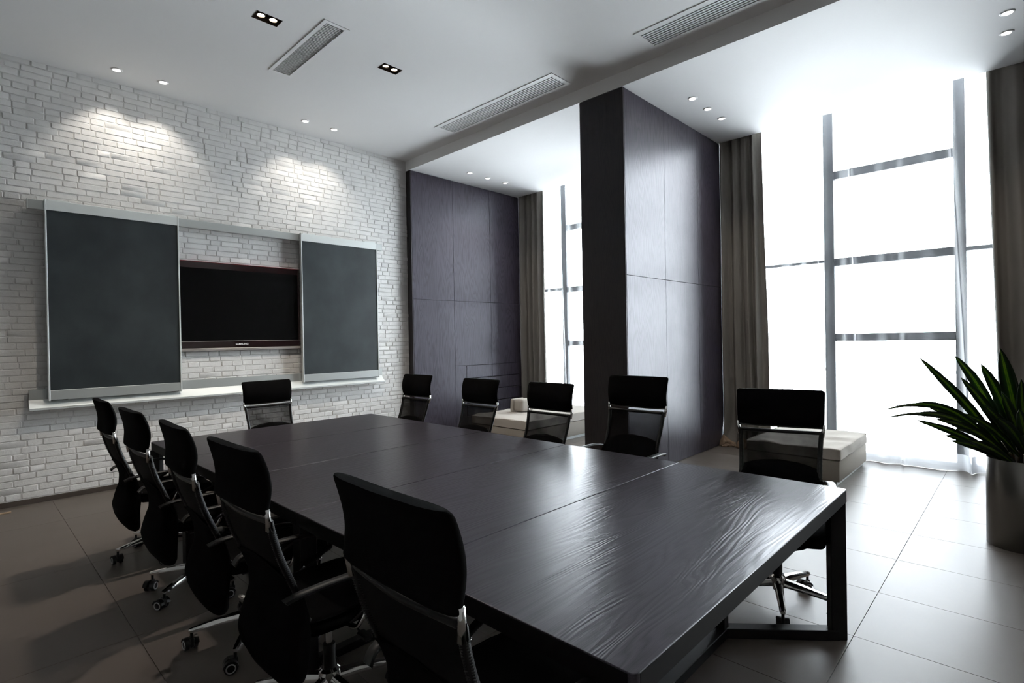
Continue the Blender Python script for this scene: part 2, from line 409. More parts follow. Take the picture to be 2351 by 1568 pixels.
fm = [(XC, 5.812, .004, 2.185), (XC, 5.812, 2.185, T), (5.812, 6.685, .004, 2.185), (5.812, 6.685, 2.185, T), (6.685, 7.6, .004, 2.185), (6.685, 7.6, 2.185, T)]
divider('wall_divider', 3.066, 3.635, 7.72, fm)
fl = [(XC, 5.785, .004, 2.17), (XC, 5.785, 2.17, T), (5.785, 6.632, 2.17, T), (6.632, 7.49, 2.17, T), (7.49, 7.7, 2.17, T),
      (5.785, 6.632, 1.078, 2.17), (6.632, 7.49, 1.078, 2.17), (7.49, 7.7, .004, 2.17), (5.785, 6.03, .004, 1.078)]
wd = divider('wall_divider', 6.898, YW + .1, 7.72, fl)
for (xa, xb, za, zb) in [(6.03, 6.632, .855, 1.078), (6.632, 7.49, .855, 1.078)] + [(6.03, 7.49, .855 - .215 * (k + 1), .855 - .215 * k) for k in range(3)] + [(6.03, 7.49, .006, .21)]:
    q = MB(); q.cbox(xa + .003, 6.896, za + .004, xb - .003, 6.9145, zb - .004, .004); q.build('grille_board', M['panel'], wd)
b = MB(); b.box(XC, -.87, 0, 7.72, -.30, ZB); b.build('wall_divider', M['panel_end'], kind='structure')

# ------------------------------------------------------------------ windows, balcony
def window(name, y0, y1, mull, secs):
    w_ = empty(name, (XWIN, (y0 + y1) / 2, 0), kind='structure')
    iv = Matrix.Translation((-XWIN, -(y0 + y1) / 2, 0))
    def put(nm, bb, m_, sm=False):
        o = bb.build(nm, m_, w_, sm); o.matrix_parent_inverse = iv; return o
    X0, X1 = XWIN - .04, XWIN + .06
    q = MB(); q.box(X0, y0, 0, X1, y0 + .05, ZW + .12); q.box(X0, y1 - .05, 0, X1, y1, ZW + .12); q.box(X0, y0, 0, X1, y1, .05); q.box(X0, y0, ZW + .06, X1, y1, ZW + .12)
    put('window_frame', q, M['frame_grey'])
    for (a, w2) in mull:
        q = MB(); q.cbox(X0 - .01, a - w2 / 2, .05, X1, a + w2 / 2, ZW + .06, .006); put('mullion', q, M['frame_grey'])
    for (ya, yb, zs) in secs:
        for (z, h) in zs:
            q = MB(); q.cbox(X0, ya, z - h / 2, X1 - .01, yb, z + h / 2, .005); put('transom', q, M['frame_grey'])
        lv = [.05] + [z for z, h in zs] + [ZW + .06]
        for k in range(len(lv) - 1):
            q = MB(); q.box(XWIN + .01, ya, lv[k] + .02, XWIN + .018, yb, lv[k + 1] - .02); put('pane', q, M['glass'])
    return w_
tz = [(1.468, .095), (2.42, .095), (3.517, .10)]
window('window_1', -.31, 3.02, [(1.815, .112), (.53, .10)], [(1.871, 2.97, [(2.445, .035)]), (.58, 1.759, tz), (-.28, .48, [(2.43, .045)])])
window('window_2', 3.68, 6.86, [(6.10, .11), (4.83, .11)], [(6.155, 6.81, [(2.42, .05)]), (4.885, 6.045, [(1.42, .095), (2.40, .095), (3.52, .10)]), (3.73, 4.775, [(2.42, .05)])])
window('added_window_3', -4.16, -.89, [(-3.0, .11), (-1.75, .11)], [(-2.945, -1.805, tz), (-1.695, -.94, [(2.42, .05)]), (-4.11, -3.055, [(2.42, .05)])])  # unseen extra bay, added to bring more daylight into the deep room
b = MB(); b.box(X_MAX - .02, -6, -.25, 9.4, 9, -.03); b.build('balcony_slab', M['concrete'], kind='structure')
rl = empty('balcony_railing', (9.0, 3, -.03), label='pale metal railing on the balcony outside the tall windows', category='railing')
b = MB(); b.cbox(-.025, -5, .99, .025, 6, 1.04, .005); b.build('top_rail', M['rail_paint'], rl)
b = MB(); b.cbox(-.02, -5, .1, .02, 6, .13, .004); b.build('bottom_rail', M['rail_paint'], rl)
bb = MB(); bb.cyl((0, 0, 0), (0, 0, .99), .011, seg=6); bme = bb.mesh('baluster', M['rail_paint'], True)
for k in range(74): link('baluster', bme, rl, (0, -4.95 + .148 * k, 0))

# ------------------------------------------------------------------ sheer curtains
def sheer(y0, y1, folds, label, seed):
    def fn(u, v_):
        y = y0 + (y1 - y0) * u; z = ZPK * (1 - v_)
        y += .03 * math.sin(u * 37 + seed) * (.3 + v_)
        x = 7.575 + .022 * math.sin(u * (y1 - y0) * 27 + 2.2 * math.sin(u * 9 + seed)) * (.6 + .4 * v_)
        for (yc0, yc1, w, a) in folds:
            yc = yc0 + (yc1 - yc0) * v_; d = (y - yc) / w
            x -= a * math.exp(-d * d); y += -.55 * (y - yc) * math.exp(-d * d * .35)
        if z < .22:
            t = (1 - z / .22); mk = max(0, min(1, (y - y0 - .55) / .15, (y1 - .62 - y) / .15)); x -= mk * t * t * (.04 + .09 * (noise.noise((y * 3.1, seed, 0)) + .4)); y += t * .05 * noise.noise((y * 6, 3, seed))
            z = max(z * (1 - .2 * t), .004) if v_ < 1 else .004
        return (x, y, z)
    b = MB(); b.grid(260, 60, fn); o = b.build('sheer_curtain', M['sheer'], None, True, label=label, category='curtain', group='sheer curtains')
    b = MB(); b.grid(260, 10, lambda u, v_: (lambda p: (p[0] - .003, p[1], p[2]))(fn(u, 1 - .04 * (1 - v_)))); b.build('doubled_hem', M['sheer_hem'], o, True)
    return o
sheer(-.2, 3.0, [(1.55, 1.46, .045, .07), (.62, .44, .05, .09), (1.90, 1.86, .04, .05)], 'white sheer curtain trailing on the floor behind the potted plant', 1.3)
sheer(3.72, 6.84, [(6.0, 5.9, .05, .08), (5.2, 5.25, .05, .06)], 'white sheer curtain seen between the two dark timber dividers', 4.1)

# ------------------------------------------------------------------ heavy drapes
def drape(ya_t, yb_t, ya_b, yb_b, npl, amp, label, seed, hem=False, x=7.455):
    rn = random.Random(seed); ph = [rn.uniform(-.7, .7) for _ in range(npl + 2)]
    root = empty('drape', (x, (ya_t + yb_t) / 2, 0), label=label, category='curtain', group='dark drapes at the windows')
    iv = Matrix.Translation((-x, -(ya_t + yb_t) / 2, 0))
    def fn(u, v_):
        e = v_ ** 1.15
        y0 = ya_t + (ya_b - ya_t) * e; y1 = yb_t + (yb_b - yb_t) * e
        k = int(u * npl); w = u + .25 / npl * (ph[min(k, npl)] * math.sin(PI * (u * npl - k)))
        a = 2 * PI * w * npl
        xx = x + amp * (.55 + .45 * min(1, v_ * 3)) * (math.sin(a) + .28 * math.sin(2.3 * a + seed) * (1 - .3 * v_)) + .02 * noise.noise((u * 5, v_ * 4, seed))
        if hem or seed == 5: xx -= .06 * max(0, (u - .86) / .14)
        yy = y0 + (y1 - y0) * u + .012 * math.sin(a * .5 + 6 * v_ + seed) * v_ * (1 - u ** 6)
        z = ZPK * (1 - v_)
        if z < .35 and hem:
            t = 1 - z / .35; xx -= .07 * t * t * (1 + math.sin(a * .7)); yy -= .05 * t * math.sin(a + 1)
            z = max(z * (1 - .25 * t * (1 + math.sin(a * 1.3)) * .5), .006)
        return (xx, yy, max(z, .006))
    b = MB(); b.grid(npl * 14, 46, fn)
    o = b.build('drape_cloth', M['drape'], root, True); o.matrix_parent_inverse = iv; solidify(o, .004)
    if hem:
        def fh(u, v_):
            a = u * 2 * PI * 2.4
            return (x - .10 - .05 * math.sin(a) - .09 * v_, yb_b - (yb_b - ya_b) * u * .96 + .02 * math.sin(5 * a * v_), .085 * (1 - v_) * (1.1 + .6 * math.sin(a + .5)) + .006)
        b = MB(); b.grid(60, 6, fh); q = b.build('turned_up_hem', M['lining'], root, True, label='tan lining turned up along the drape hem'); q.matrix_parent_inverse = iv; solidify(q, .004)
    return root
drape(2.53, 3.0635, 2.46, 3.0635, 4, .05, 'brown-grey drape against the middle dark timber divider', 1, True)
drape(-.24, .295, -.27, .20, 3, .045, 'dark grey drape at the right edge behind the potted plant', 2)
drape(6.345, 6.8955, 6.36, 6.8955, 4, .048, 'dark grey drape beside the panelled wall with the low grille', 5)

# ------------------------------------------------------------------ conference table
TX0, TX1, TY0, TY1, TZ, TT = 1.068, 3.068, .655, 5.075, .75, .062
tb = empty('conference_table', ((TX0 + TX1) / 2, (TY0 + TY1) / 2, 0), label='long dark oak conference table of five joined tops on black frame legs', category='table')
ivt = Matrix.Translation((-(TX0 + TX1) / 2, -(TY0 + TY1) / 2, 0))
ty = [.655, 1.548, 2.428, 3.312, 4.194, 5.075]
for k in range(5):
    g = .0018
    b = MB(); y0_, y1_ = ty[k] + (g if k else 0), ty[k + 1] - (g if k < 4 else 0); poly = []
    for (cx_, cy_, a0, rr_) in ((TX1, y0_, -90, k == 0), (TX1, y1_, 0, k == 4), (TX0, y1_, 90, k == 4), (TX0, y0_, 180, k == 0)):
        r_ = .02 if rr_ else .0022; sx_ = -1 if cx_ == TX1 else 1; sy_ = 1 if cy_ == y0_ else -1
        for q_ in range(7): a = math.radians(a0 + 15 * q_); poly.append((cx_ + sx_ * r_, cy_ + sy_ * r_, r_, math.cos(a), math.sin(a)))
    np_ = len(poly)
    for (z_, ins) in ((TZ - TT, .0), (TZ - .0028, .0), (TZ - .0008, .0009), (TZ, .0027)):
        for (ax, ay, r_, ca, sa) in poly:
            e_ = ins; rr2 = r_ - e_; b.v.append((ax + ca * rr2, ay + sa * rr2, z_))
    for q_ in range(3):
        for i_ in range(np_): b.f.append((q_ * np_ + i_, q_ * np_ + (i_ + 1) % np_, (q_ + 1) * np_ + (i_ + 1) % np_, (q_ + 1) * np_ + i_))
    b.f.append(tuple(range(np_ - 1, -1, -1))); b.f.append(tuple(3 * np_ + i_ for i_ in range(np_)))
    o = b.build('table_top', M['table'], tb); o.matrix_parent_inverse = ivt
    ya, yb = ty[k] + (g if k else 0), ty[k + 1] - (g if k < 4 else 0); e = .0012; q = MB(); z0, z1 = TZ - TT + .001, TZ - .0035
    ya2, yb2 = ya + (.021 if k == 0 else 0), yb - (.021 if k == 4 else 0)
    shade_bands = [(TX0 - e, ya2, TX0 + .002, yb2), (TX1 - .002, ya2, TX1 + e, yb2)]
    if k == 0: shade_bands.append((TX0 + .021, ya - e, TX1 - .021, ya + .002))
    if k == 4: shade_bands.append((TX0 + .021, yb - .002, TX1 - .021, yb + e))
    for (xa_, ya_, xb_, yb_) in shade_bands: q = MB(); q.box(xa_, ya_, z0, xb_, yb_, z1); q.build('edge_shade', M['edge'], o)  # thin strips added over the table sides as painted shade
def post(x, y, rz, w=.07, d=.05, z1=TZ - TT):
    b = MB(); b.cbox(-w / 2, -d / 2, 0, w / 2, d / 2, z1, .003); o = b.build('leg', M['black_steel'], tb, loc=None)
    o.matrix_parent_inverse = ivt; o.location = (x, y, 0); o.rotation_euler = (0, 0, rz)
def bar(name, p, q, w=.06, h=.05, z=0):
    p, q = Vector(p), Vector(q); d = q - p; ln = d.length
    b = MB(); b.cbox(-ln / 2, -w / 2, 0, ln / 2, w / 2, h, .003); o = b.build(name, M['black_steel'], tb)
    o.matrix_parent_inverse = ivt; o.location = ((p.x + q.x) / 2, (p.y + q.y) / 2, z); o.rotation_euler = (0, 0, math.atan2(d.y, d.x))
def trestle(yc, yi, sgn):
    A = (TX1 - .03, yc); B = (TX1 - .39, yi); C = (TX0 + .39, yi); D = (TX0 + .03, yc)
    ang = math.atan2(yi - yc, -.36)
    post(*A, ang, .075, .05); post(*D, PI - ang, .075, .05)
    post(B[0] - .01, B[1], 0, .05, .05); post(C[0] + .01, C[1], 0, .05, .05)
    bar('floor_bar', A, B); bar('floor_bar', (B[0] + .03, B[1]), (C[0] - .03, C[1])); bar('floor_bar', D, C)
trestle(.70, 1.13, 1); trestle(5.03, 4.6, -1)
for y in (2.44, 4.25 - .02):
    for x in (TX0 + .045, TX1 - .045): post(x, y, 0, .08, .08)
    bar('floor_bar', (TX0 + .06, y), (TX1 - .06, y), .05, .04)
for x in (TX0 + .30, TX1 - .30): bar('rail_under_top', (x, TY0 + .08), (x, TY1 - .08), .04, .05, TZ - TT - .05)

# ------------------------------------------------------------------ office chair
def smoothpath(pts, n=6):
    out = []
    P = [Vector(p) for p in pts]; P = [P[0]] + P + [P[-1]]
    for i in range(1, len(P) - 2):
        for k in range(n):
            t = k / n; a, b_, c, d = P[i - 1], P[i], P[i + 1], P[i + 2]
            out.append(.5 * ((2 * b_) + (c - a) * t + (2 * a - 5 * b_ + 4 * c - d) * t * t + (3 * b_ - a - 3 * c + d) * t ** 3))
    out.append(P[-2]); return out
BACK = [(-.330, .905), (-.322, .86), (-.300, .78), (-.268, .70), (-.235, .62), (-.212, .55), (-.19, .49)]   # centre line (u, z)
def back_at(z):
    for (u0_, z0_), (u1_, z1_) in zip(BACK, BACK[1:]):
        if z <= z0_ and z >= z1_: return u0_ + (u1_ - u0_) * (z0_ - z) / (z0_ - z1_)
    return BACK[0][0] - (z - .905) * .2 if z > .905 else BACK[-1][0]
def build_chair():
    root = empty('office_chair', category='chair', group='office chairs around the table')
    # padded headrest
    line = smoothpath([(-.378, 0, 1.152), (-.362, 0, 1.11), (-.348, 0, 1.06), (-.343, 0, 1.01), (-.350, 0, .955), (-.356, 0, .930)], 5)
    nn = len(line)
    sec = []
    for i, p in enumerate(line):
        t = i / (nn - 1); th = .012 + .017 * math.sin(PI * min(1, max(0, t * .94 + .06))) ** .5
        sec.append((p.x, p.z, th))
    def fh(u, v_):
        i = min(int(v_ * (nn - 1)), nn - 2); f = v_ * (nn - 1) - i
        px = sec[i][0] * (1 - f) + sec[i + 1][0] * f; pz = sec[i][1] * (1 - f) + sec[i + 1][1] * f; th = sec[i][2] * (1 - f) + sec[i + 1][2] * f
        a = 2 * PI * u; ca, sa = math.cos(a), math.sin(a)
        hw = .247 - .008 * v_
        yy = hw * math.copysign(abs(ca) ** .22, ca); xx = th * math.copysign(abs(sa) ** .6, sa)
        e = abs(yy) / hw; xx *= 1 - .45 * e ** 6
        cr = min(v_, 1 - v_) * .21; cr = min(1, cr / .02); yy -= math.copysign(.014 * (1 - cr) ** 2, yy)
        bow = .012 * (yy / .25) ** 2
        return (px + xx + bow, yy, pz)
    b = MB(); b.grid(40, 22, fh, closed_u=True)
    nv0 = len(b.v); b.f.append(tuple(range(39, -1, -1))); b.f.append(tuple(nv0 - 40 + k for k in range(40)))
    h = b.build('headrest', M['black_fabric'], root, 50)
    b = MB(); pth = smoothpath([(-.345 + .012, -.238, .930), (-.346, -.12, .926), (-.348, 0, .925), (-.346, .12, .926), (-.345 + .012, .238, .930)], 5); b.tube(pth, .006, 6); b.build('lower_rod', M['coil'], h, True)
    # mesh back
    def fm_(u, v_):
        z = .90 - v_ * .40; hw = .222 - .012 * math.sin(v_ * PI * .8)
        return (back_at(z) + .016 * ((u - .5) * 2) ** 2 - .012, (u - .5) * 2 * hw, z)
    b = MB(); b.grid(14, 16, fm_); b.build('mesh_back', M['mesh'], root, True)
    # frame
    for s in (-1, 1):
        pts = smoothpath([(back_at(z) + .004, s * (.224 - .012 * math.sin((.90 - z) / .40 * PI * .8)), z) for z in (.90, .84, .75, .66, .57, .50)] + [(-.10, s * .225, .455), (.10, s * .225, .455)], 4)
        b = MB(); b.tube(pts, .0125, 8); b.build('back_frame', M['black_plastic'], root, True)
        b = MB()
        for k in range(30):
            z = .865 - k * .0072; b.tube([(back_at(z) + .004 + .014 * math.cos(t), s * (.224 - .012 * math.sin((.90 - z) / .40 * PI * .8)) + .014 * math.sin(t), z) for t in (0, PI / 2, PI, PI * 1.5)], .0018, 4, closed=True)
        b.build('coil_binding', M['coil'], root, True, kind='stuff')
        b = MB(); b.tube([(-.338, s * .236, .95), (-.336, s * .236, .92), (-.328, s * .226, .875)], [.009, .0095, .0135], 8)
        b.build('bracket', M['chrome'], root, True)
    b = MB(); b.tube(smoothpath([(-.322, -.222, .900), (-.336, 0, .896), (-.322, .222, .900)], 6), .011, 8); b.build('cross_bar', M['black_plastic'], root, True)
    # cloth cover hanging over the lower back
    def fc(u, v_):
        tab = [(.715, -.285, .010, .212), (.68, -.262, .018, .222), (.60, -.232, .026, .232), (.53, -.222, .038, .244), (.46, -.232, .050, .256), (.38, -.246, .052, .256), (.32, -.244, .048, .235), (.27, -.228, .040, .19), (.23, -.212, .028, .13), (.212, -.205, .008, .08)]
        q = v_ * (len(tab) - 1); i = min(int(q), len(tab) - 2); f = q - i
        z, cu, th, hw = [tab[i][k] * (1 - f) + tab[i + 1][k] * f for k in range(4)]
        a = 2 * PI * u; ca, sa = math.cos(a), math.sin(a)
        yy = hw * math.copysign(abs(ca) ** .45, ca); xx = th * math.copysign(abs(sa) ** .8, sa)
        wr = .010 * noise.noise((yy * 9, z * 7, 1.7)) * min(1, v_ * 3)
        z2 = z + (.045 * (1 - (yy / .22) ** 2) - .03) * max(0, 1 - v_ * 5)
        return (cu + xx + wr + .014 * (yy / .25) ** 2, yy, z2)
    b = MB(); b.grid(36, 30, fc, closed_u=True); n0 = len(b.v); b.f.append(tuple(range(35, -1, -1))); b.f.append(tuple(n0 - 36 + k for k in range(36)))
    b.build('back_cover', M['cover'], root, 60)
    # seat
    def sf(x, y, z):
        r_ = ((x - .04) / .27) ** 2; e = (y / .25) ** 2
        return (x, y * (1 - .05 * max(0, (x - .1) / .2) ** 2), z + .012 * e * e - (.018 * max(0, (x - .18) / .1) ** 2) + .01 * max(0, (-x - .1) / .1))
    b = MB(); b.rbox(-.20, -.245, .425, .29, .245, .492, .022, 3, sf, 7); b.build('seat', M['black_fabric'], root, 50)
    # arms
    for s in (-1, 1):
        pth = smoothpath([(-.285, s * .235, 0.610), (-.24, s * .262, 0.632), (-.12, s * .272, 0.640), (.04, s * .272, 0.634), (.13, s * .272, 0.605), (.155, s * .270, 0.555), (.11, s * .266, .535), (.02, s * .258, .49), (-.04, s * .235, .445)], 5)
        b = MB(); o_ = len(b.v)
        # flat band swept along the path
        for i, p in enumerate(pth):
            t = (pth[min(i + 1, len(pth) - 1)] - pth[max(i - 1, 0)]).normalized(); sd = Vector((0, 1, 0)); nrm = t.cross(sd).normalized()
            w = .021 if i < 22 else .021 - .008 * min(1, (i - 22) / 14); th = .0065
            for (aa, bb_) in ((-1, -.4), (-.8, -1), (.8, -1), (1, -.4), (1, .4), (.8, 1), (-.8, 1), (-1, .4)): b.v.append(tuple(p + sd * w * aa + nrm * th * bb_))
        for i in range(len(pth) - 1):
            for k in range(8): b.f.append((o_ + i * 8 + k, o_ + i * 8 + (k + 1) % 8, o_ + i * 8 + 8 + (k + 1) % 8, o_ + i * 8 + 8 + k))
        b.f.append(tuple(range(7, -1, -1))); n0 = len(b.v); b.f.append(tuple(n0 - 8 + k for k in range(8)))
        b.build('armrest', M['black_plastic'], root, 45)
    b = MB(); b.tube(smoothpath([(.03, -.262, .50), (.0, -.255, .44), (-.01, -.20, .405), (-.01, 0, .40), (-.01, .20, .405), (.0, .255, .44), (.03, .262, .50)], 5), .009, 8); b.build('arm_tube', M['chrome'], root, True)
    b = MB(); b.tube(smoothpath([(.10, -.262, .52), (.085, -.255, .44), (.07, -.20, .402), (.07, 0, .398), (.07, .20, .402), (.085, .255, .44), (.10, .262, .52)], 5), .009, 8); b.build('arm_tube', M['chrome'], root, True)
    # mechanism, lever, gas column
    b = MB(); b.cbox(-.10, -.075, .365, .13, .075, .425, .012); b.build('tilt_mechanism', M['black_plastic'], root)
    b = MB(); b.tube([(.03, -.06, .385), (.03, -.15, .378), (.03, -.20, .365)], .005, 6); b.cbox(.012, -.262, .352, .048, -.195, .374, .006); b.build('lever', M['black_plastic'], root)
    b = MB(); b.cyl((0, 0, .25), (0, 0, .39), .014, seg=16); b.build('piston', M['chrome'], root, 40)
    b = MB(); b.cyl((0, 0, .085), (0, 0, .27), .025, seg=18); b.build('gas_column', M['black_plastic'], root, 40)
    # five star base
    b = MB(); b.lathe([(0, .175), (.032, .175), (.043, .165), (.046, .12), (.040, .105), (0, .105)], 20); b.build('base_hub', M['chrome'], root, 40)
    lb = MB()
    secs = [(.035, .023, .150, .112), (.12, .020, .142, .108), (.22, .017, .126, .100), (.29, .015, .113, .092), (.312, .011, .108, .093)]
    for x, w, zt, zb in secs:
        for (yy, zz) in ((-w, zb), (-w, zb + (zt - zb) * .6), (-w * .55, zt), (w * .55, zt), (w, zb + (zt - zb) * .6), (w, zb)): lb.v.append((x, yy, zz))
    for i in range(len(secs) - 1):
        for k in range(6): lb.f.append((i * 6 + k, i * 6 + (k + 1) % 6, i * 6 + 6 + (k + 1) % 6, i * 6 + 6 + k))
    lb.f.append((5, 4, 3, 2, 1, 0)); lb.f.append(tuple(24 + k for k in range(6)))
    leg_me = lb.mesh('base_leg', M['chrome'], 35)
    cb = MB(); cb.cyl((0, 0, .055), (0, 0, .098), .0075, seg=8)
    R_, ox = .0285, -.020
    for s in (-1, 1): cb.tube([(ox, s * .0095, R_), (ox, s * .0125, R_), (ox, s * .0265, R_), (ox, s * .0295, R_)], [R_ - .003, R_, R_, R_ - .004], 20)
    hood = []
    for k in range(9):
        a = PI * (.04 + .92 * k / 8); hood.append((ox + math.cos(a) * .034, R_ + math.sin(a) * .034))
    for sgn in (-1, 1):
        o_ = len(cb.v)
        for (x, z) in hood: cb.v += [(x, sgn * .0075 - .0001, z), (x, sgn * .0315, z), (ox + (x - ox) * .9, sgn * .0315, R_ + (z - R_) * .9)]
        for k in range(8):
            for j in range(2): cb.f.append((o_ + k * 3 + j, o_ + k * 3 + j + 1, o_ + k * 3 + 4 + j, o_ + k * 3 + 3 + j))
    cb.cbox(-.026, -.0088, .018, .012, .0088, .064, .003)
    caster_me = cb.mesh('caster', M['black_plastic'], 40)
    ring = MB()
    ring.tube([(ox + .0195 * math.cos(2 * PI * k / 20), .0297, R_ + .0195 * math.sin(2 * PI * k / 20)) for k in range(20)], .0031, 6, closed=True)
    ring_me = ring.mesh('wheel_trim', M['grey_ring'], True)
    for k in range(5):
        a = 2 * PI * k / 5
        o = link('base_leg', leg_me, root); o.rotation_euler = (0, 0, a); o['leg_k'] = k
        c = link('caster', caster_me, root); c.location = (.300 * math.cos(a), .300 * math.sin(a), 0); c['leg_k'] = k
        for s in (0, 1):
            q = link('wheel_trim', ring_me, c); q.rotation_euler = (0, 0, 0)
            if s: q.location = (0, -.0594, 0)
    return root
BASEP = ('base_leg', 'caster', 'base_hub', 'gas_column')
proto = build_chair()
def stem(n): return n.split('.')[0]
CH = [  # x, y, facing angle deg, base angle deg, lift, label
    (1.055, 4.63, 0, 188, 0.00, 'black mesh-back office chair on the near long side, farthest from the camera'),
    (1.06, 3.77, 1, 141, 0.0, 'black mesh-back office chair on the near long side, second nearest the brick wall'),
    (1.07, 2.91, -2, 158.6, 0.0, 'black mesh-back office chair, the middle one of the near long side'),
    (1.06, 2.115, 1, 60, 0.01, 'black mesh-back office chair on the near long side, left of the frontmost chair'),
    (1.045, 1.065, -1, 100, 0.035, 'largest black office chair, frontmost at the table with its back to the camera'),
    (3.02, 4.65, 180, 30, 0.01, 'black mesh-back office chair across the table in front of the brick corner'),
    (3.06, 3.71, 180, 10, 0.00, 'black mesh-back office chair across the table before the low grille panels'),
    (3.11, 2.90, 180, 50, -0.005, 'black mesh-back office chair across the table hiding most of the far bench'),
    (3.14, 2.085, 180, 20, 0.08, 'black mesh-back office chair in front of the middle timber divider'),
    (3.20, 1.03, 194, 202, 0.03, 'black mesh-back office chair turned toward the camera before the near beige bench'),
    (2.215, 5.30, -90, 40, -0.015, 'black mesh-back office chair at the far table end against the brick wall'),
]
for i, (x, y, fa, ba, lift, lab) in enumerate(CH):
    c = proto if i == 0 else copy_tree(proto)
    c.location = (x, y, 0); c.rotation_euler = (0, 0, math.radians(fa)); c['label'] = lab
    rr_ = random.Random(i)
    for ch in c.children:
        s_ = stem(ch.name)
        if s_ in ('base_leg', 'caster'):
            a = math.radians(ba - fa) + 2 * PI * ch['leg_k'] / 5
            if s_ == 'base_leg': ch.rotation_euler = (0, 0, a)
            else:
                ch.location = (.300 * math.cos(a), .300 * math.sin(a), 0)
                ch.rotation_euler = (0, 0, a + (rr_.uniform(-.4, .4) if i == 9 else rr_.uniform(-2.2, 2.2)))
        elif s_ not in BASEP: ch.location.z = lift
for o in bpy.data.objects:
    if 'leg_k' in o: del o['leg_k']

# ------------------------------------------------------------------ benches
def wrinkle(y0, y1, zt):
    def fn(x, y, z):
        if z > zt - .05:
            k = (z - (zt - .05)) / .05; z += k * (.007 * math.sin(x * 16 + 2.2 * noise.noise((x * 2, y * 2, 0)) * 3) * (.5 + noise.noise((x * 3, y * 3, 5))) + .012 * noise.noise((x * 3.5, y * 4.5, 2)))
        return (x + .006 * noise.noise((y * 6, z * 9, 0)), y + .008 * noise.noise((x * 5, z * 9, 3)), z)
    return fn
def bench(x0, x1, y0, y1, label, zb=.262, zt=.37):
    r_ = empty('upholstered_bench', ((x0 + x1) / 2, (y0 + y1) / 2, 0), label=label, category='bench', group='window benches')
    iv = Matrix.Translation((-(x0 + x1) / 2, -(y0 + y1) / 2, 0))
    def put(nm, bb, m_, sm=False, **k):
        o = bb.build(nm, m_, r_, sm, **k); o.matrix_parent_inverse = iv
    q = MB(); q.cbox(x0 + .03, y0 + .03, 0, x1 - .02, y1 - .03, .045, .002); put('plinth', q, M['alu'])
    q = MB(); q.rbox(x0, y0, .045, x1, y1, zb - .003, .010, 2); put('base', M and q, M['bench'], 40)
    q = MB(); q.rbox(x0 - .012, y0 - .010, zb, x1, y1 + .01, zt, .036, 5, wrinkle(y0, y1, zt), 22); put('seat_cushion', q, M['bench_cushion'], 60)
    return r_
bench(6.03, 7.24, 1.35, 2.24, 'beige upholstered bench with wrinkled cushion behind the chair turned to the camera')
bench(5.40, 7.24, 4.93, 6.08, 'beige upholstered bench carrying two small pillows in the far window bay', .262, .385)
def pillow(x, y, w, lab, zb=.395, hgt=.19, dep=.30):
    def fn(px, py, pz): return (px + x, py + y, pz + zb)
    q = MB(); q.rbox(-dep / 2, -w / 2, 0, dep / 2, w / 2, hgt, min(w * .42, .05), 4)
    vs_ = []
    for a in q.v:
        zz = a[2]; f = 1 - .12 * (zz / hgt) ** 3
        vs_.append((a[0] * f + x, a[1] * (1 + .06 * math.sin(zz * 120)) + y, zz + zb))
    q.v = vs_; q.build('pillow', M['bench_cushion'], None, 60, label=lab, category='pillow', group='pillows on the far bench')
pillow(6.12, 5.80, .055, 'thin beige pillow standing on the far bench, left of the thick one')
pillow(6.12, 5.665, .19, 'thick ribbed beige pillow standing on the far bench beside the thin one')

# ------------------------------------------------------------------ chalkboards, rails, television
b = MB(); b.cbox(.495, 6.932, 2.868, 4.425, 6.985, 2.962, .004)
tr_ = b.build('board_rail', M['alu'], label='long aluminium rail on the brick wall above the chalkboards', category='rail')
for xx in (.491, 4.421): q = MB(); q.cbox(xx, 6.930, 2.866, xx + .008, 6.987, 2.964, .001); q.build('end_cap', M['alu_light'], tr_)
for xx in (.75, 1.6, 2.5, 3.4, 4.2): q = MB(); q.box(xx, 6.985, 2.89, xx + .04, YW + .01, 2.94); q.build('wall_bracket', M['alu'], tr_)
ct = empty('chalk_tray', (2.44, 6.95, .95), label='long aluminium chalk tray rail below the chalkboards', category='rail')
ivc = Matrix.Translation((-2.44, -6.95, -.95))
q = MB(); q.extrude_x([(6.985, 1.112), (6.95, 1.112), (6.95, 1.012), (6.985, 1.012)], .478, 4.405); o = q.build('lower_rail', M['alu'], ct); o.matrix_parent_inverse = ivc
q = MB(); q.extrude_x([(6.985, 1.011), (6.950, 1.011), (6.935, .985), (6.872, .928), (6.868, .936), (6.862, .934), (6.864, .915), (6.876, .911), (6.985, .93)], .474, 4.402); o = q.build('tray', M['alu_light'], ct, 30); o.matrix_parent_inverse = ivc
for xx in (.75, 1.6, 2.5, 3.4, 4.2): q = MB(); q.box(xx, 6.984, .95, xx + .04, YW + .01, 1.09); o = q.build('wall_bracket', M['alu'], ct); o.matrix_parent_inverse = ivc
